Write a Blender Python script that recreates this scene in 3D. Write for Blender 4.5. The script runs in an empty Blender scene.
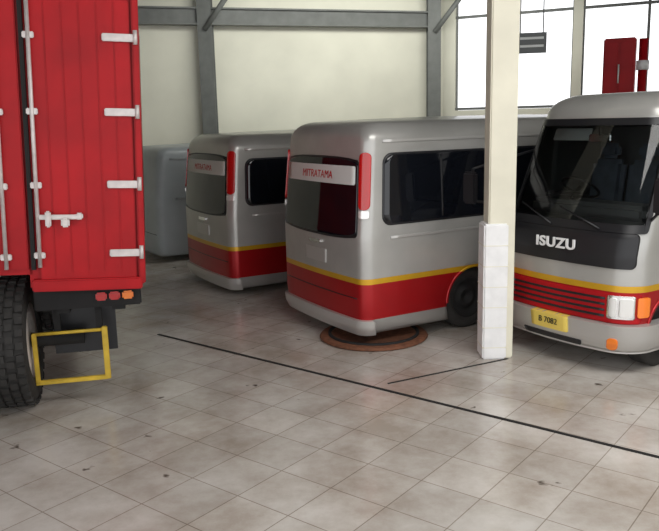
import bpy, bmesh, math, random
from mathutils import Vector, Matrix
random.seed(4)
sc=bpy.context.scene
sc.view_settings.view_transform='Standard'
COL=sc.collection
R=math.radians

# ---------------------------------------------------------------- materials
def mat(name,col,rough=.5,metal=0.,var=.0,vscale=6.,spec=.5,coat=0.,emit=None,bump=0.,col2=None):
    m=bpy.data.materials.new(name); m.use_nodes=True
    nt=m.node_tree; b=nt.nodes['Principled BSDF']
    b.inputs['Roughness'].default_value=rough; b.inputs['Metallic'].default_value=metal
    b.inputs['Specular IOR Level'].default_value=spec
    b.inputs['Coat Weight'].default_value=coat
    b.inputs['Base Color'].default_value=(*col,1)
    if var>0 or col2 or bump:
        tc=nt.nodes.new('ShaderNodeTexCoord'); n=nt.nodes.new('ShaderNodeTexNoise')
        n.inputs['Scale'].default_value=vscale; n.inputs['Detail'].default_value=6
        nt.links.new(tc.outputs['Object'],n.inputs['Vector'])
        r=nt.nodes.new('ShaderNodeValToRGB')
        r.color_ramp.elements[0].position=.3; r.color_ramp.elements[1].position=.7
        c2=col2 or tuple(c*(1-var) for c in col)
        r.color_ramp.elements[0].color=(*c2,1); r.color_ramp.elements[1].color=(*col,1)
        nt.links.new(n.outputs['Fac'],r.inputs['Fac']); nt.links.new(r.outputs['Color'],b.inputs['Base Color'])
        if bump:
            bp=nt.nodes.new('ShaderNodeBump'); bp.inputs['Strength'].default_value=bump; bp.inputs['Distance'].default_value=.02
            nt.links.new(n.outputs['Fac'],bp.inputs['Height']); nt.links.new(bp.outputs['Normal'],b.inputs['Normal'])
    return m

M={}
M['wall']=mat('wall_paint',(.88,.87,.74),.8,var=.14,vscale=1.0)
M['steel']=mat('steel_grey_paint',(.19,.20,.19),.6,var=.25,vscale=5)
M['ceil']=mat('ceiling_sheet',(.16,.16,.15),.9,var=.3,vscale=2)
M['column']=mat('column_paint',(.76,.73,.60),.7,var=.12,vscale=3)
M['white']=mat('white_paint',(.86,.86,.86),.6,var=.12,vscale=8)
M['red']=mat('truck_red_paint',(.48,.004,.009),.5,var=.35,vscale=2.2,spec=.3)
M['redlens']=mat('red_lens',(.50,.006,.006),.15,coat=.6)
M['orange']=mat('amber_lens',(.9,.22,.02),.2,coat=.5)
M['yellow']=mat('yellow_paint',(.68,.46,.04),.5,var=.3,vscale=10)
M['metal']=mat('galvanised_metal',(.72,.66,.64),.45,metal=.3,var=.25,vscale=14)
M['chrome']=mat('chrome',(.85,.85,.85),.12,metal=1)
M['black']=mat('black_plastic',(.010,.010,.012),.4)
M['dark']=mat('chassis_dark',(.012,.011,.011),.8,var=.4)
M['glass']=mat('tinted_glass',(.005,.006,.009),.05,coat=.2,spec=.5)
M['seat']=mat('seat_fabric',(.10,.12,.15),.9,var=.3,vscale=9)
M['dash']=mat('dashboard_grey',(.10,.10,.10),.6)
M['rubber']=mat('tyre_rubber',(.028,.026,.024),.8,var=.35,vscale=12,bump=.2)
M['lens']=mat('headlamp_lens',(.8,.8,.78),.1,metal=.4,coat=.8)
M['plate']=mat('yellow_number_plate',(.8,.6,.12),.5)
M['sign']=mat('sign_board_dark',(.10,.11,.11),.5)
M['rust']=mat('rusty_plate',(.20,.075,.035),.8,var=.5,vscale=20)
M['sticker']=mat('white_sticker',(.66,.68,.66),.5)
M['silver']=mat('silver_paint',(.52,.51,.49),.34,metal=.45,coat=.2)
M['whitevan']=mat('white_van_paint',(.40,.44,.46),.45,coat=.2,var=.2,vscale=1.5)
def screen():
    m=bpy.data.materials.new('windscreen_glass'); m.use_nodes=True; nt=m.node_tree
    out=nt.nodes['Material Output']; nt.nodes.remove(nt.nodes['Principled BSDF'])
    t=nt.nodes.new('ShaderNodeBsdfTransparent'); t.inputs[0].default_value=(.62,.66,.66,1)
    g=nt.nodes.new('ShaderNodeBsdfGlossy'); g.inputs['Roughness'].default_value=.02
    f=nt.nodes.new('ShaderNodeFresnel'); f.inputs[0].default_value=1.55
    mx=nt.nodes.new('ShaderNodeMixShader')
    nt.links.new(f.outputs[0],mx.inputs[0]); nt.links.new(t.outputs[0],mx.inputs[1]); nt.links.new(g.outputs[0],mx.inputs[2])
    nt.links.new(mx.outputs[0],out.inputs[0]); return m
M['screen']=screen()

def livery(name):
    m=bpy.data.materials.new(name); m.use_nodes=True; nt=m.node_tree; b=nt.nodes['Principled BSDF']
    tc=nt.nodes.new('ShaderNodeTexCoord'); s=nt.nodes.new('ShaderNodeSeparateXYZ')
    nt.links.new(tc.outputs['Object'],s.inputs[0])
    mr=nt.nodes.new('ShaderNodeMapRange'); mr.inputs['From Max'].default_value=2.0
    nt.links.new(s.outputs['Z'],mr.inputs['Value'])
    r=nt.nodes.new('ShaderNodeValToRGB'); r.color_ramp.interpolation='CONSTANT'
    e=r.color_ramp.elements
    e[0].position=0; e[0].color=(.42,.41,.39,1)
    e[1].position=.25/2; e[1].color=(.46,.008,.012,1)
    x=e.new(.595/2); x.color=(.76,.43,.02,1)
    x=e.new(.655/2); x.color=(.52,.515,.49,1)
    nt.links.new(mr.outputs[0],r.inputs['Fac'])
    n=nt.nodes.new('ShaderNodeTexNoise'); n.inputs['Scale'].default_value=3; n.inputs['Detail'].default_value=5
    nt.links.new(tc.outputs['Object'],n.inputs['Vector'])
    mx=nt.nodes.new('ShaderNodeMix'); mx.data_type='RGBA'; mx.blend_type='MULTIPLY'; mx.inputs['Factor'].default_value=.3
    nt.links.new(r.outputs['Color'],mx.inputs['A']); nt.links.new(n.outputs['Fac'],mx.inputs['B'])
    nt.links.new(mx.outputs['Result'],b.inputs['Base Color'])
    b.inputs['Metallic'].default_value=.4; b.inputs['Roughness'].default_value=.32; b.inputs['Coat Weight'].default_value=.2
    return m
M['livery']=livery('minibus_livery_paint')

def floor_mat():
    m=bpy.data.materials.new('floor_tiles'); m.use_nodes=True; nt=m.node_tree; b=nt.nodes['Principled BSDF']; L=nt.links.new
    tc=nt.nodes.new('ShaderNodeTexCoord'); mp=nt.nodes.new('ShaderNodeMapping'); mp.inputs['Rotation'].default_value=(0,0,R(38))
    L(tc.outputs['Object'],mp.inputs['Vector'])
    br=nt.nodes.new('ShaderNodeTexBrick'); br.offset=0; br.squash=1
    br.inputs['Scale'].default_value=1; br.inputs['Brick Width'].default_value=.4; br.inputs['Row Height'].default_value=.4
    br.inputs['Mortar Size'].default_value=.004; br.inputs['Mortar Smooth'].default_value=.3
    br.inputs['Color1'].default_value=(.64,.61,.57,1); br.inputs['Color2'].default_value=(.56,.535,.50,1)
    br.inputs['Mortar'].default_value=(.33,.29,.25,1)
    L(mp.outputs[0],br.inputs['Vector'])
    n=nt.nodes.new('ShaderNodeTexNoise'); n.inputs['Scale'].default_value=.9; n.inputs['Detail'].default_value=10; n.inputs['Roughness'].default_value=.7
    L(tc.outputs['Object'],n.inputs['Vector'])
    r=nt.nodes.new('ShaderNodeValToRGB'); r.color_ramp.elements[0].position=.36; r.color_ramp.elements[1].position=.64
    r.color_ramp.elements[0].color=(.58,.52,.47,1); r.color_ramp.elements[1].color=(1,1,1,1)
    L(n.outputs['Fac'],r.inputs['Fac'])
    n2=nt.nodes.new('ShaderNodeTexNoise'); n2.inputs['Scale'].default_value=6; n2.inputs['Detail'].default_value=3
    L(tc.outputs['Object'],n2.inputs['Vector'])
    r2=nt.nodes.new('ShaderNodeValToRGB'); r2.color_ramp.elements[0].position=.24; r2.color_ramp.elements[1].position=.29
    r2.color_ramp.elements[0].color=(.22,.19,.17,1); r2.color_ramp.elements[1].color=(1,1,1,1)
    L(n2.outputs['Fac'],r2.inputs['Fac'])
    a=nt.nodes.new('ShaderNodeMix'); a.data_type='RGBA'; a.blend_type='MULTIPLY'; a.inputs['Factor'].default_value=1
    L(br.outputs['Color'],a.inputs['A']); L(r.outputs['Color'],a.inputs['B'])
    c=nt.nodes.new('ShaderNodeMix'); c.data_type='RGBA'; c.blend_type='MULTIPLY'; c.inputs['Factor'].default_value=1
    L(a.outputs['Result'],c.inputs['A']); L(r2.outputs['Color'],c.inputs['B'])
    L(c.outputs['Result'],b.inputs['Base Color'])
    mr=nt.nodes.new('ShaderNodeMapRange'); mr.inputs['To Min'].default_value=.08; mr.inputs['To Max'].default_value=.34
    L(n.outputs['Fac'],mr.inputs['Value']); L(mr.outputs[0],b.inputs['Roughness'])
    return m
M['floor']=floor_mat()

# ---------------------------------------------------------------- helpers
def link(o,parent=None):
    COL.objects.link(o)
    if parent: o.parent=parent
    return o
def empty(name,loc=(0,0,0),rz=0):
    e=bpy.data.objects.new(name,None); e.empty_display_size=.2; e.location=loc; e.rotation_euler=(0,0,rz); return link(e)
def meshobj(name,verts,faces,m,parent=None,smooth=False):
    me=bpy.data.meshes.new(name); me.from_pydata([tuple(v) for v in verts],[],faces)
    bm=bmesh.new(); bm.from_mesh(me); bmesh.ops.recalc_face_normals(bm,faces=bm.faces); bm.to_mesh(me); bm.free()
    for p in me.polygons: p.use_smooth=smooth
    me.materials.append(m)
    return link(bpy.data.objects.new(name,me),parent)
def box(name,size,loc,m,parent=None,rot=(0,0,0),bev=0.):
    me=bpy.data.meshes.new(name); bm=bmesh.new(); bmesh.ops.create_cube(bm,size=1)
    bmesh.ops.scale(bm,vec=size,verts=bm.verts)
    if bev: bmesh.ops.bevel(bm,geom=list(bm.edges),offset=bev,segments=2,affect='EDGES')
    bm.to_mesh(me); bm.free(); me.materials.append(m)
    o=bpy.data.objects.new(name,me); o.location=loc; o.rotation_euler=rot
    return link(o,parent)
def rod(name,p0,p1,r,m,parent=None,seg=14):
    p0=Vector(p0);p1=Vector(p1);d=p1-p0
    me=bpy.data.meshes.new(name); bm=bmesh.new()
    bmesh.ops.create_cone(bm,cap_ends=True,segments=seg,radius1=r,radius2=r,depth=d.length)
    for f in bm.faces: f.smooth=len(f.verts)==4
    bm.to_mesh(me); bm.free(); me.materials.append(m)
    o=bpy.data.objects.new(name,me); o.location=(p0+p1)/2; o.rotation_mode='QUATERNION'
    o.rotation_quaternion=d.to_track_quat('Z','Y'); return link(o,parent)
def lathe(name,prof,m,parent=None,loc=(0,0,0),seg=40,closed=True):
    vs=[];fs=[];n=len(prof)
    for i in range(seg):
        a=2*math.pi*i/seg
        for r,y in prof: vs.append((r*math.cos(a),y,r*math.sin(a)))
    for i in range(seg):
        j=(i+1)%seg
        for k in range(n if closed else n-1):
            l=(k+1)%n; fs.append((i*n+k,i*n+l,j*n+l,j*n+k))
    o=meshobj(name,vs,fs,m,parent,True); o.location=loc; return o
def wheel(parent,loc,rad,w,side=1,tread=False,rim='metal',nm='wheel'):
    h=w/2
    lathe(nm+'_tyre',[(rad*.62,-h*.9),(rad*.8,-h),(rad*.94,-h*.93),(rad,-h*.7),(rad,h*.7),(rad*.94,h*.93),(rad*.8,h),(rad*.62,h*.9)],M['rubber'],parent,loc,56)
    lathe(nm+'_rim',[(.001,side*h*.3),(rad*.2,side*h*.35),(rad*.22,side*h*.7),(rad*.3,side*h*.7),(rad*.34,side*h*.3),(rad*.55,side*h*.35),(rad*.6,side*h*.92),(rad*.65,side*h*.95),(rad*.65,-side*h*.8),(.001,-side*h*.8)],M[rim],parent,loc,40)
    if tread:
        vs=[];fs=[]
        N=34
        for i in range(N):
            for k,yy in enumerate((-.75,-.25,.25,.75)):
                a=2*math.pi*(i+(.5 if k%2 else 0))/N; da=math.pi/N*.55
                yc=yy*h; hy=h*.19; b=len(vs)
                for rr in (rad*.97,rad*1.045):
                    for (s,t) in ((-1,-1),(1,-1),(1,1),(-1,1)):
                        aa=a+s*da; vs.append((rr*math.cos(aa),yc+t*hy,rr*math.sin(aa)))
                fs+=[(b,b+1,b+2,b+3),(b+4,b+5,b+6,b+7),(b,b+1,b+5,b+4),(b+1,b+2,b+6,b+5),(b+2,b+3,b+7,b+6),(b+3,b,b+4,b+7)]
        o=meshobj(nm+'_tread',vs,fs,M['rubber'],parent); o.location=loc
def carve(body,c):
    bpy.context.view_layer.update()
    md=body.modifiers.new('b','BOOLEAN'); md.object=c; md.operation='DIFFERENCE'; md.solver='EXACT'
    bpy.context.view_layer.update()
    dg=bpy.context.evaluated_depsgraph_get()
    nm=bpy.data.meshes.new_from_object(body.evaluated_get(dg))
    body.modifiers.clear(); body.data=nm; bpy.data.objects.remove(c)

# ---------------------------------------------------------------- minibus
class Body:
    def __init__(s,L,parent,H=2.13,hw=.85):
        s.L=L;s.p=parent;s.H=H;s.HW=hw;s.zt=H-.20
        s.rr=.11; s.rf=.20; s.br=.04; s.bf=.09
        s.tab=[(.10,hw-.05,.04,L-.05),(.18,hw-.015,.01,L-.02),(.35,hw,0,L),(.9,hw,0,L-.01),(1.05,hw,.0,L-.04),(1.15,hw-.005,.01,L-.09),(s.zt,hw-.05,.08,L-.46)]
    def dims(s,z):
        T=s.tab
        if z<=T[0][0]: return T[0][1:]
        if z>=s.zt:
            q=min(1,(z-s.zt)/(s.H-s.zt)); c=1-math.sqrt(max(0,1-q*q)); a=T[-1]
            return (a[1]-.20*c,a[2]+.20*c,a[3]-.34*c)
        for i in range(len(T)-1):
            if T[i][0]<=z<=T[i+1][0]:
                f=(z-T[i][0])/(T[i+1][0]-T[i][0]); return tuple(T[i][j]+(T[i+1][j]-T[i][j])*f for j in (1,2,3))
    def S(s,t,z):
        hw,xr,xf=s.dims(z); rr,rf,br,bf=s.rr,s.rf,s.br,s.bf
        t%=8; i=int(t); f=t-i
        xs=xr+rr+br; xe=xf-rf-bf
        def ph(y): return (y/hw)**2
        if i==0: y=-(hw-rr)+2*(hw-rr)*f; x=xr+br*ph(y)
        elif i==1: a=f*math.pi/2; y=hw-rr+rr*math.sin(a); x=xr+rr-rr*math.cos(a)+br*ph(y)
        elif i==2: y=hw; x=xs+(xe-xs)*f
        elif i==3: a=f*math.pi/2; y=hw-rf+rf*math.cos(a); x=xf-rf+rf*math.sin(a)-bf*ph(y)
        elif i==4: y=(hw-rf)*(1-2*f); x=xf-bf*ph(y)
        elif i==5: a=f*math.pi/2; y=-(hw-rf)-rf*math.sin(a); x=xf-rf+rf*math.cos(a)-bf*ph(y)
        elif i==6: y=-hw; x=xe+(xs-xe)*f
        else: a=f*math.pi/2; y=-(hw-rr)-rr*math.cos(a); x=xr+rr-rr*math.sin(a)+br*ph(y)
        return Vector((x,y,z))
    def N(s,t,z):
        e=.004
        n=(s.S(t+e,z)-s.S(t-e,z)).cross(s.S(t,z+e)-s.S(t,z-e)).normalized()
        c=s.S(t,z)-Vector((s.L/2,0,z))
        return n if n.dot(c)>0 else -n
    def tx(s,x,z,side):
        hw,xr,xf=s.dims(z); xs=xr+s.rr+s.br; xe=xf-s.rf-s.bf; f=(x-xs)/(xe-xs)
        return 2+f if side>0 else 7-f
    def shell(s,m):
        zs=[.10,.14,.18,.26,.35,.5,.6,.7,.8,.9,.98,1.05,1.1,1.15,1.25,1.35,1.5,1.65,1.8,s.zt]
        zs=[z for z in zs if z<s.zt]+[s.zt]
        zs+= [s.zt+(s.H-s.zt)*math.sin(q*math.pi/2/8) for q in range(1,9)]
        seg=[]
        for i,n in enumerate([14,7,44,8,14,8,44,7]):
            seg+=[i+k/n for k in range(n)]
        n=len(seg); vs=[];fs=[]
        for z in zs: vs+=[s.S(t,z) for t in seg]
        hw,xr,xf=s.dims(s.H); cx=(xr+xf)/2
        for k,q in enumerate((.85,.6,.3)):
            for t in seg:
                p=s.S(t,s.H); vs.append(Vector((cx+(p.x-cx)*q,p.y*q,s.H+.035*(1-q*q))))
        R_=len(zs)+3
        for r in range(R_-1):
            for i in range(n):
                j=(i+1)%n; fs.append((r*n+i,r*n+j,(r+1)*n+j,(r+1)*n+i))
        fs.append(tuple(range(n))); fs.append(tuple((R_-1)*n+i for i in range(n)))
        return meshobj('body_shell',vs,fs,m,s.p,True)
    def patch(s,name,t0,t1,z0,z1,m,off=.006,r=.0,nu=20,mode='solid',bx=None):
        # mode: solid (closed pad on the skin), sheet (front face only), prism (closed back to x=bx), tub (prism without its front)
        if not callable(t0): a=t0; t0=lambda z,a=a:a
        if not callable(t1): b=t1; t1=lambda z,b=b:b
        zs=[]
        if r>0:
            K=5
            zs+=[z0+r*(1-math.cos(k/K*math.pi/2)) for k in range(K)]
            mid=[z0+r+(z1-z0-2*r)*k/8 for k in range(9)]
            zs+=mid+[z1-r*(1-math.cos(k/K*math.pi/2)) for k in range(K-1,-1,-1)]
        else: zs=[z0+(z1-z0)*k/8 for k in range(9)]
        g=[];n=nu+1
        for z in zs:
            a=t0(z);b=t1(z); sg=1 if b>a else -1
            if r>0:
                d=min(z-z0,z1-z)
                ins=0 if d>=r else r-math.sqrt(max(0,r*r-(r-d)**2))
                ra=(s.S(a+sg*.01,z)-s.S(a,z)).length/.01; rb=(s.S(b-sg*.01,z)-s.S(b,z)).length/.01
                a+=sg*ins/max(ra,.05); b-=sg*ins/max(rb,.05)
            row=[]
            for k in range(n):
                t=a+(b-a)*k/nu; row.append((s.S(t,z),s.N(t,z)))
            g.append(row)
        vs=[p+q*off for row in g for p,q in row]; fs=[]
        if mode=='prism': vs=[p+Vector((off,0,0)) for row in g for p,q in row]
        m_=len(zs)
        for i in range(m_-1):
            for k in range(n-1): fs.append((i*n+k,i*n+k+1,(i+1)*n+k+1,(i+1)*n+k))
        ring=[(0,k) for k in range(n)]+[(i,n-1) for i in range(1,m_)]+[(m_-1,k) for k in range(n-2,-1,-1)]+[(i,0) for i in range(m_-2,0,-1)]
        b0=len(vs); nr=len(ring)
        main=len(fs)
        if mode!='sheet':
            if mode=='tub': fs=[]; main=0
            for (i,k) in ring:
                p,q=g[i][k]; vs.append(Vector((bx,p.y,p.z)) if bx is not None else p-q*.03)
            for a in range(nr):
                b=(a+1)%nr; i,k=ring[a]; i2,k2=ring[b]
                fs.append((i*n+k,i2*n+k2,b0+b,b0+a))
            fs.append(tuple(b0+a for a in range(nr)))
        o=meshobj(name,vs,fs,m,s.p,False)
        for f in list(o.data.polygons)[:main]: f.use_smooth=True
        return o

def minibus(name,loc,heading,L=4.7,paint='livery',front=True,rear=True,H=2.13,hw=.85,panel=False,lift=0.,fx=.95,wr=.33,cab=False):
    loc=Vector(loc); loc.z=lift
    e=empty(name,loc,heading); B=Body(L,e,H,hw); m=M[paint]
    body=B.shell(m)
    wx=[1.40,L-fx]; zt=B.zt; wz=wr-lift
    if cab:
        c=B.patch('cut',3.42,5.58,1.15,zt-.08,M['dark'],.25,.06,44,'prism',L-1.5); carve(body,c)
    for x in wx:
        for sd in (1,-1):
            me=bpy.data.meshes.new('cut'); bm=bmesh.new()
            bmesh.ops.create_cone(bm,cap_ends=True,segments=40,radius1=wr+.02,radius2=wr+.02,depth=.5)
            bmesh.ops.rotate(bm,matrix=Matrix.Rotation(math.pi/2,3,'X'),verts=bm.verts)
            bm.to_mesh(me);bm.free(); c=bpy.data.objects.new('cut',me); link(c,e); c.location=(x,sd*hw,wz)
            carve(body,c)
            wheel(e,(x,sd*(hw-.17),wz),wr,.2,sd,nm='wheel',rim='dark')
            vs=[];fs=[];K=24
            for i in range(K+1):
                a=math.pi*i/K
                for rr_,yy in ((wr+.01,hw-.005),(wr+.01,hw+.012),(wr+.035,hw+.008),(wr+.035,hw-.005)):
                    vs.append((x+rr_*math.cos(a),sd*yy,wz+rr_*math.sin(a)))
            for i in range(K):
                for k in range(4):
                    l=(k+1)%4; fs.append((i*4+k,i*4+l,(i+1)*4+l,(i+1)*4+k))
            meshobj('wheel_arch_lip',vs,fs,m,e,True)
    for x in wx: rod('axle',(x,-.6,wz),(x,.6,wz),.05,M['dark'],e)
    wt=zt-.12
    for sd in (1,-1):
        if not panel:
          for i,(a,b) in enumerate(((.28,1.62),(1.65,2.85))):
            f0=lambda z,a=a:B.tx(a+.06*(z-1.2),z,sd); f1=lambda z,b=b:B.tx(b,z,sd)
            B.patch('side_window_frame',lambda z,a=a:B.tx(a-.02+.06*(z-1.2),z,sd),lambda z,b=b:B.tx(b+.018,z,sd),1.16,wt+.02,M['black'],.004,.10)
            B.patch('side_window_glass',f0,f1,1.18,wt,M['glass'],.010,.09)
            if i==0:
                B.patch('sliding_pane_bar',lambda z:B.tx(.98,z,sd),lambda z:B.tx(1.0,z,sd),1.20,wt-.02,M['black'],.016,0,2)
        B.patch('cab_door_window',lambda z:B.tx(3.02,z,sd),lambda z:B.tx(L-.46-.25*(z-1.12),z,sd),1.14,wt,M['glass'],.008,.06)
        B.patch('cab_door_seam',lambda z:B.tx(2.94,z,sd),lambda z:B.tx(2.95,z,sd),.36,wt+.1,M['black'],.002,0,2)
        B.patch('body_moulding',lambda z:B.tx(.35,z,sd),lambda z:B.tx(2.9,z,sd),1.03,1.055,M['silver' if paint=='livery' else paint],.010,0,24)
        B.patch('door_handle',lambda z:B.tx(3.05,z,sd),lambda z:B.tx(3.2,z,sd),1.0,1.04,M['black'],.02,0,4)
        B.patch('roof_gutter',lambda z:B.tx(.3,z,sd),lambda z:B.tx(L-.95,z,sd),zt,zt+.025,M['silver' if paint=='livery' else paint],.012,0,30)
    if not panel:
        B.patch('rear_window_frame',-.08,1.08,1.02,1.82,M['black'],.004,.08)
        B.patch('rear_window_glass',-.04,1.04,1.04,1.80,M['glass'],.010,.07)
        if rear:
            B.patch('rear_sticker_strip',.02,.98,1.55,1.73,M['sticker'],.013,.02)
            tx=bpy.data.curves.new('sticker_text','FONT'); tx.body='MITRATAMA'; tx.size=.11; tx.align_x='CENTER'; tx.extrude=.001
            tx.materials.append(M['redlens']); o=link(bpy.data.objects.new('sticker_lettering',tx),e)
            p=B.S(.5,1.60); o.location=(p.x-.018,0,1.60); o.rotation_euler=(R(84),0,R(-90))
        for a,b in ((7.25,7.84),(1.16,1.75)):
            B.patch('tail_lamp',a,b,1.32,1.86,M['redlens'],.022,.05,10)
            B.patch('tail_lamp_lower',a,b,1.24,1.315,M['lens'],.018,.02,10)
        B.patch('number_plate_rear',.36,.64,.74,.88,M['silver'],.012,.01)
        B.patch('rear_bumper',-.98,1.98,.09,.25,M['silver'],.04,.03,40)
    B.patch('tailgate_seam_low',.0,1.0,.45,.46,M['black'],.002)
    B.patch('tailgate_handle',.42,.58,.93,.97,M['chrome'],.02,.01)
    if cab:
        B.patch('cab_lining',3.43,5.57,1.16,zt-.09,M['dash'],-.004,.06,44,'tub',L-1.48)
        B.patch('windscreen_glass',3.38,5.62,1.12,zt-.05,M['screen'],.012,.06,44,'sheet')
        for a,b,z0,z1,n in ((3.33,5.67,1.09,1.16,44),(3.33,5.67,zt-.09,zt-.03,44),(3.32,3.44,1.1,zt-.04,8),(5.56,5.68,1.1,zt-.04,8)):
            B.patch('windscreen_seal',a,b,z0,z1,M['black'],.016,.015,n)
        box('dashboard',(.30,1.24,.14),(L-.50,0,1.225),M['dash'],e,bev=.04)
        box('instrument_hood',(.16,.36,.09),(L-.50,-.34,1.32),M['black'],e,bev=.03)
        o=lathe('steering_wheel',[(.18+.014*math.cos(k*math.pi/4),.014*math.sin(k*math.pi/4)) for k in range(8)],M['black'],e,(L-.74,-.34,1.38),36)
        o.rotation_euler=(0,R(-35),R(90)); o.rotation_euler=(R(55),0,R(90))
        rod('steering_column',(L-.74,-.34,1.38),(L-.56,-.34,1.25),.025,M['black'],e)
        for y in (-.36,0.06,.42):
            box('seat_back',(.12,.38,.46),(L-1.18,y,1.40),M['seat'],e,(0,R(-8),0),bev=.05)
            box('headrest',(.09,.22,.15),(L-1.22,y,1.71),M['seat'],e,(0,R(-8),0),bev=.04)
        box('interior_mirror',(.03,.24,.07),(L-.56,0,1.86),M['chrome'],e,bev=.01)
        rod('interior_mirror_stalk',(L-.55,0,1.88),(L-.54,0,1.96),.008,M['black'],e)
        box('sun_visor',(.02,.42,.12),(L-.60,-.34,1.89),M['sticker'],e,(0,R(-25),0),bev=.008)
    else:
        B.patch('windscreen_frame',3.30,5.70,1.10,zt-.03,M['black'],.004,.07,44)
        B.patch('windscreen_glass',3.40,5.60,1.14,zt-.07,M['glass'],.010,.06,44)
    B.patch('front_garnish',3.45,5.55,.80,1.09,M['black'],.010,.05,40)
    if front:
        B.patch('grille_panel',3.25,5.75,.34,.59,M['red'],.012,.03,44)
        for k in range(4): B.patch('grille_slot',4.04,4.96,.38+k*.05,.40+k*.05,M['black'],.018,.004,20)
        for a,b in ((3.42,4.02),(4.98,5.58)):
            B.patch('headlamp_bezel',a,b,.375,.575,M['chrome'],.020,.02,14)
            h=(a+b)/2+(.08 if a<4 else -.08)
            B.patch('headlamp',a+.04,h-.02,.395,.555,M['lens'],.032,.02,10)
            B.patch('headlamp',h+.02,b-.02,.395,.555,M['lens'],.032,.02,10)
        for a,b in ((3.05,3.38),(5.62,5.95)): B.patch('turn_signal',a,b,.39,.56,M['orange'],.025,.02,10)
        B.patch('front_bumper',2.93,6.07,.07,.33,M['silver'],.06,.04,50)
        B.patch('bumper_intake',4.2,4.8,.11,.16,M['black'],.066,.015,16)
        for a,b in ((3.75,3.97),(5.03,5.25)): B.patch('fog_lamp',a,b,.13,.22,M['orange'],.068,.03,8)
        B.patch('number_plate_front',4.32,4.68,.19,.33,M['plate'],.075,.008,8)
        tx=bpy.data.curves.new('badge','FONT'); tx.body='ISUZU'; tx.size=.125; tx.align_x='CENTER'; tx.extrude=.006; tx.offset=.003; tx.space_character=1.08
        tx.materials.append(M['white']); o=link(bpy.data.objects.new('badge_lettering',tx),e)
        o.location=(L+.005,0,.92); o.rotation_euler=(R(90),0,R(90)); o.scale=(1.2,1,1)
        tx=bpy.data.curves.new('plate_text','FONT'); tx.body='B 7082'; tx.size=.075; tx.align_x='CENTER'; tx.extrude=.002
        tx.materials.append(M['black']); o=link(bpy.data.objects.new('plate_lettering',tx),e)
        o.location=(L+.072,0,.235); o.rotation_euler=(R(90),0,R(90))
        for y0 in (-.1,.40):
            p0=B.S(4.5-y0/(2*(hw-.20)),1.12)+Vector((.03,0,0)); p1=B.S(4.5-(y0-.45)/(2*(hw-.20)),1.27)+Vector((.03,0,0))
            rod('wiper',p0,p1,.008,M['black'],e)
        for sd in (1,-1):
            a=B.S(3.3 if sd>0 else 5.7,1.2); bq=Vector((L+.30,sd*(hw-.02),1.30))
            if sd>0: bq=Vector((L-.15,sd*(hw+.14),1.30))
            rod('mirror_arm',a,bq,.012,M['black'],e)
            a=B.S(3.3 if sd>0 else 5.7,1.75); rod('mirror_arm',a,bq+Vector((0,0,.3)),.012,M['black'],e)
            rod('mirror_bar',bq,bq+Vector((0,0,.3)),.012,M['black'],e)
            box('mirror_head',(.06,.17,.30),bq+Vector((0,sd*.03,.12)),M['black'],e,bev=.02)
    return e

hd=R(30); fw=Vector((math.cos(hd),math.sin(hd),0)); lf=Vector((-math.sin(hd),math.cos(hd),0))
minibus('minibus',Vector((.29,6.98,0))+lf*.85,hd,lift=.04,H=2.15)
minibus('minibus',Vector((-1.27,9.35,0))+lf*.85,hd,H=2.06)
h2=R(33); fw2=Vector((math.cos(h2),math.sin(h2),0)); lf2=Vector((-math.sin(h2),math.cos(h2),0))
fc=Vector((2.43,5.95,0))+lf2*.76
minibus('minibus',fc+fw2*4.7,h2+math.pi,H=2.26,hw=.76,lift=.13,fx=.62,cab=True)
minibus('white_van',Vector((-2.75,11.9,0))+lf*.85,hd,paint='whitevan',rear=False,front=False,L=4.2,H=1.85,panel=True)

# ---------------------------------------------------------------- red box truck
tr=empty('red_box_truck',(-1.455,5.7,0),R(13))
def T(n,s,l,m,**k): return box(n,s,l,M[m],tr,**k)
tl=R(2.3); UP=.08
def tp(x,z): return x+math.sin(tl)*(z-.9)
def TB(n,s,l,m,bev=0.):
    return box(n,s,(tp(l[0],l[2]),l[1],l[2]+UP),M[m],tr,(0,tl,0),bev)
W=1.9; D=3.2
TB('cargo_box',(.82,D,2.2),(-.41,D/2+.02,.92+1.1),'red')
TB('cargo_box_over_wheel',(W-.8,D,2.08),(-(.8+W)/2,D/2+.02,1.06+1.04),'red')
TB('door_panel_right',(.70,.03,2.05),(-.39,0,2.0),'red',.008)
TB('door_panel_left',(.70,.03,1.95),(-1.17,0,2.07),'red',.008)
TB('corner_post',(.05,.06,2.2),(-.0,.0,2.02),'red',.01)
TB('door_sill',(.80,.08,.09),(-.40,-.01,.945),'red',.01)
for x in (-.15,-.27,-.39,-.51,-.63): TB('door_rib',(.010,.008,1.95),(x,-.017,2.02),'red',.003)
def TR(n,x,y,z0,z1,r,m): return rod(n,(tp(x,z0),y,z0+UP),(tp(x,z1),y,z1+UP),r,M[m],tr)
for i,z in enumerate((1.17,1.69,2.22,2.75)):
    TB('hinge_strap',(.24,.018,.055),(-.115,-.03,z),'metal',.006)
    TR('hinge_pin',0.0,-.04,z-.05,z+.05,.016,'metal')
    TB('rod_bracket',(.08,.03,.045),(-.735,-.035,z+.02),'metal',.006)
    TB('rod_bracket',(.08,.03,.045),(-.97,-.035,z+.02),'metal',.006)
TR('lock_rod',-.735,-.045,1.1,3.1,.015,'metal')
TR('lock_rod',-.97,-.045,1.1,3.1,.015,'metal')
TB('door_seam_strip',(.03,.03,2.0),(-.785,-.012,2.08),'dark')
TB('lock_hasp',(.30,.03,.035),(-.58,-.05,1.47),'metal',.008)
TB('lock_handle',(.04,.05,.12),(-.66,-.06,1.46),'metal',.01)
TB('padlock',(.06,.04,.07),(-.54,-.07,1.43),'metal',.012)
TB('padlock_keeper',(.05,.04,.05),(-.44,-.05,1.47),'metal',.01)
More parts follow.
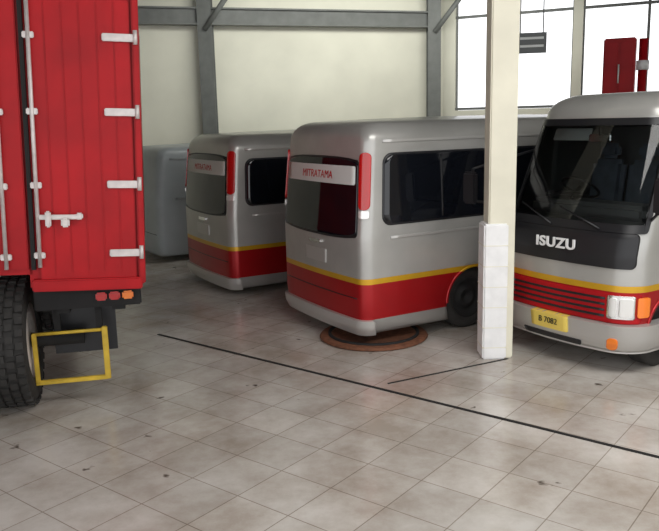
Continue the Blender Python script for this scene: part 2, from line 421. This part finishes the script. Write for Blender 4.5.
T('chassis_rail',(.10,D,.20),(-.62,D/2+.15,.87),'dark'); T('chassis_rail',(.10,D,.20),(-.2,D/2+.15,.87),'dark')
T('rear_crossmember',(.80,.08,.18),(-.42,.14,.90),'dark',bev=.01)
T('mudflap',(.50,.02,.50),(-.50,.5,.60),'black')
for x,m in ((-.12,'orange'),(-.22,'redlens'),(-.32,'redlens')): T('rear_lamp',(.085,.04,.065),(x,.08,.90),m,bev=.012)
rod('underrun_frame_top',(-.88,.25,.59),(-.33,.25,.59),.014,M['yellow'],tr)
T('underrun_frame_bottom',(.56,.04,.035),(-.61,.25,.19),'yellow',bev=.006)
T('underrun_frame_post',(.045,.04,.44),(-.33,.25,.395),'yellow',bev=.006)
T('underrun_bracket',(.05,.05,.36),(-.37,.30,.74),'dark')
T('underrun_bracket',(.05,.05,.36),(-.69,.30,.74),'dark')
T('underrun_frame_post_inner',(.035,.04,.42),(-.87,.25,.39),'yellow',bev=.006)
T('battery_box',(.46,.4,.42),(-.52,.78,.60),'dark',bev=.02)
for y,nm in ((.36,'rear_wheel'),(2.7,'front_wheel')):
    for x in (-1.02,-1.33):
        p=bpy.data.objects.new(nm,None); link(p,tr); p.location=(x,y,.525); p.rotation_euler=(0,0,R(90))
        wheel(p,(0,0,0),.50,.28,1,True,nm=nm)
rod('truck_axle',(-1.35,.36,.52),(-.5,.36,.52),.06,M['dark'],tr)

# ---------------------------------------------------------------- building
box('floor',(24,22,.1),(1,7.5,-.05),M['floor'])
def wallseg(name,p0,p1,z0,z1,m,th=.2,parent=None):
    p0=Vector((*p0,0));p1=Vector((*p1,0));d=p1-p0;a=math.atan2(d.y,d.x)
    n=Vector((-d.y,d.x,0)).normalized(); c=(p0+p1)/2+n*th/2
    return box(name,(d.length,th,z1-z0),(c.x,c.y,(z0+z1)/2),m,parent,(0,0,a))
A=(-9.0,12.7); C=(2.45,16.05); E=(10.5,12.3)
wallseg('wall_back',A,C,0,4.9,M['wall'])
wr=empty('wall_right')
def on(f): return (C[0]+(E[0]-C[0])*f,C[1]+(E[1]-C[1])*f)
wallseg('sill_wall',on(0),on(1),0,2.35,M['wall'],parent=wr)
wallseg('lintel',on(0),on(1),4.6,4.9,M['wall'],parent=wr)
piers=[0,.03,.29,.31,.57,.61,.93,1]
for i in (0,2,4,6): wallseg('pier',on(piers[i]),on(piers[i+1]),2.35,4.6,M['wall'],parent=wr)
for w,(a,b) in enumerate(((.03,.29),(.31,.57),(.61,.93))):
    wn=empty('window_%d'%(w+1))
    for k in range(3):
        f=a+(b-a)*k/2; p=on(f); box('mullion',(.05,.08,2.25),(p[0]+.04,p[1]+.08,3.47),M['steel'],wn,(0,0,math.atan2(E[1]-C[1],E[0]-C[0])))
    for z in (2.38,4.2): wallseg('rail',on(a),on(b),z-.025,z+.025,M['steel'],.08,wn)
box('wall_left',(.2,13,4.9),(-9.1,6.2,2.45),M['wall'])
box('wall_east',(.2,12.3,4.9),(10.7,6.1,2.45),M['wall'])
box('ceiling',(24,19.5,.1),(1,8.0,4.95),M['ceil'])
def ibeam(name,p0,p1,h=.28,w=.18,m='steel'):
    e=empty(name); p0=Vector(p0);p1=Vector(p1);d=p1-p0;L=d.length
    q=d.to_track_quat('X','Z'); c=(p0+p1)/2
    e.location=c; e.rotation_mode='QUATERNION'; e.rotation_quaternion=q
    box('web',(L,.03,h),(0,0,0),M[m],e); box('flange_top',(L,w,.03),(0,0,h/2),M[m],e); box('flange_bottom',(L,w,.03),(0,0,-h/2),M[m],e)
    return e
def onb(f,o=0):
    d=Vector((C[0]-A[0],C[1]-A[1])); n=Vector((d.y,-d.x)).normalized()
    return (A[0]+d.x*f+n.x*o,A[1]+d.y*f+n.y*o)
b0=onb(.2,.2); b1=onb(.985,.2)
ibeam('wall_beam',(*b0,4.15),(*b1,4.15))
def post(f,back=True):
    p=onb(f,.2) if back else (on(f)[0]-.1,on(f)[1]-.2)
    e=empty('steel_post',(p[0],p[1],0))
    box('web',(.03,.22,4.88),(0,0,2.44),M['steel'],e); box('flange',(.26,.03,4.88),(0,-.12,2.44),M['steel'],e); box('flange_back',(.26,.03,4.88),(0,.11,2.44),M['steel'],e)
    box('base_plate',(.4,.36,.03),(0,0,.015),M['steel'],e)
    rod('knee_brace',(0,-.14,3.9),(.75,-.25,4.85),.05,M['steel'],e)
    return e
post(.59); post(.975); post(.585,False)
ibeam('roof_beam',(-2.3,14.3,4.7),(-.2,6.5,4.7),.26,.16)
ibeam('roof_beam',(2.5,15.5,4.7),(8.5,9.5,4.7),.26,.16)
ibeam('roof_beam',(-8,8.6,4.7),(9,12.0,4.7),.3,.16)

cl=empty('painted_column',(1.47,6.78,0))
box('shaft',(.24,.235,4.9),(.085,0,2.45),M['column'],cl,bev=.012)
box('plinth',(.22,.26,1.26),(.03,-.02,.63),M['white'],cl,bev=.015)
for k in range(6): box('plinth_joint',(.224,.264,.006),(.03,-.02,.19*(k+.6)),M['column'],cl)

sg=empty('hanging_sign',(2.72,10.2,0))
box('board',(.38,.03,.26),(0,0,3.14),M['sign'],sg,(0,0,R(-12)))
for x in (-.15,.15): rod('hanger',(x,0,3.26),(x,0,4.9),.008,M['steel'],sg)
for z in (3.20,3.10): box('text_line',(.3,.006,.03),(0,-.018,z),M['sticker'],sg,(0,0,R(-12)))
rc=empty('fire_hose_cabinet',(4.92,12.9,0),R(-25))
box('cabinet_body',(.50,.3,1.05),(0,0,2.90),M['red'],rc,bev=.02)
box('cabinet_door',(.20,.03,.90),(-.12,-.16,2.90),M['red'],rc,bev=.02)
box('cabinet_door',(.20,.03,.90),(.12,-.16,2.90),M['red'],rc,bev=.02)
rod('handle',(.0,-.19,2.7),(.0,-.19,3.0),.012,M['white'],rc)
rod('riser_pipe',(.36,-.05,0),(.36,-.05,3.4),.07,M['red'],rc)
rod('riser_valve',(.36,-.05,2.9),(.36,-.05,3.05),.10,M['white'],rc)
box('stand',(.4,.2,2.39),(0,0,1.195),M['steel'],rc)

dc=empty('floor_drain_channel')
p0=Vector((-1.85,7.75,0));p1=Vector((3.2,3.66,0));d=p1-p0
box('slot',(d.length,.030,.006),((p0+p1)/2)+Vector((0,0,.003)),M['dark'],dc,(0,0,math.atan2(d.y,d.x)))
jt=box('floor_joint_strip',(1.3,.020,.004),(1.05,6.35,.002),M['dark'],None,(0,0,R(27)))
lp=empty('service_turntable',(.44,7.50,0))
o=lathe('turntable_disc',[(.001,0),(.54,0),(.56,.015),(.54,.035),(.42,.04),(.40,.03),(.001,.03)],M['rust'],lp,(0,0,0),48,False); o.rotation_euler=(R(90),0,0)
o=lathe('turntable_ring',[(.44,.03),(.44,.055),(.47,.055),(.47,.03)],M['dark'],lp,(0,0,0),48); o.rotation_euler=(R(90),0,0)

# ---------------------------------------------------------------- light
w=bpy.data.worlds.new('sky'); sc.world=w; w.use_nodes=True
bg=w.node_tree.nodes['Background']; bg.inputs['Color'].default_value=(.97,.98,1,1); bg.inputs['Strength'].default_value=1.9
def area(n,loc,rot,sx,sy,pw,col=(1,1,1)):
    l=bpy.data.lights.new(n,'AREA'); l.shape='RECTANGLE'; l.size=sx; l.size_y=sy; l.energy=pw; l.color=col
    o=bpy.data.objects.new(n,l); o.location=loc; o.rotation_euler=rot; return link(o)
area('front_fill_light',(3.0,3.3,4.8),(0,0,0),5,2.5,260,(1,.98,.95))  # added fill light brightening the foreground floor; the ceiling has no opening here
area('back_wall_fill_light',(1.2,12.7,4.75),(R(62),0,R(16)),5.5,.8,150,(1,1,.94))  # added fill light tilted at the back wall to brighten it, no real fixture

# ---------------------------------------------------------------- camera
cd=bpy.data.cameras.new('camera'); cam=link(bpy.data.objects.new('camera',cd))
cd.sensor_width=36; cd.lens=750/659*36; cd.clip_end=200
pitch=math.atan((265.5-121)/750)
cam.matrix_world=Matrix.Translation((0,0,2.2))@Matrix.Rotation(R(90)-pitch,4,'X')@Matrix.Rotation(R(-1.4),4,'Z')
sc.camera=cam
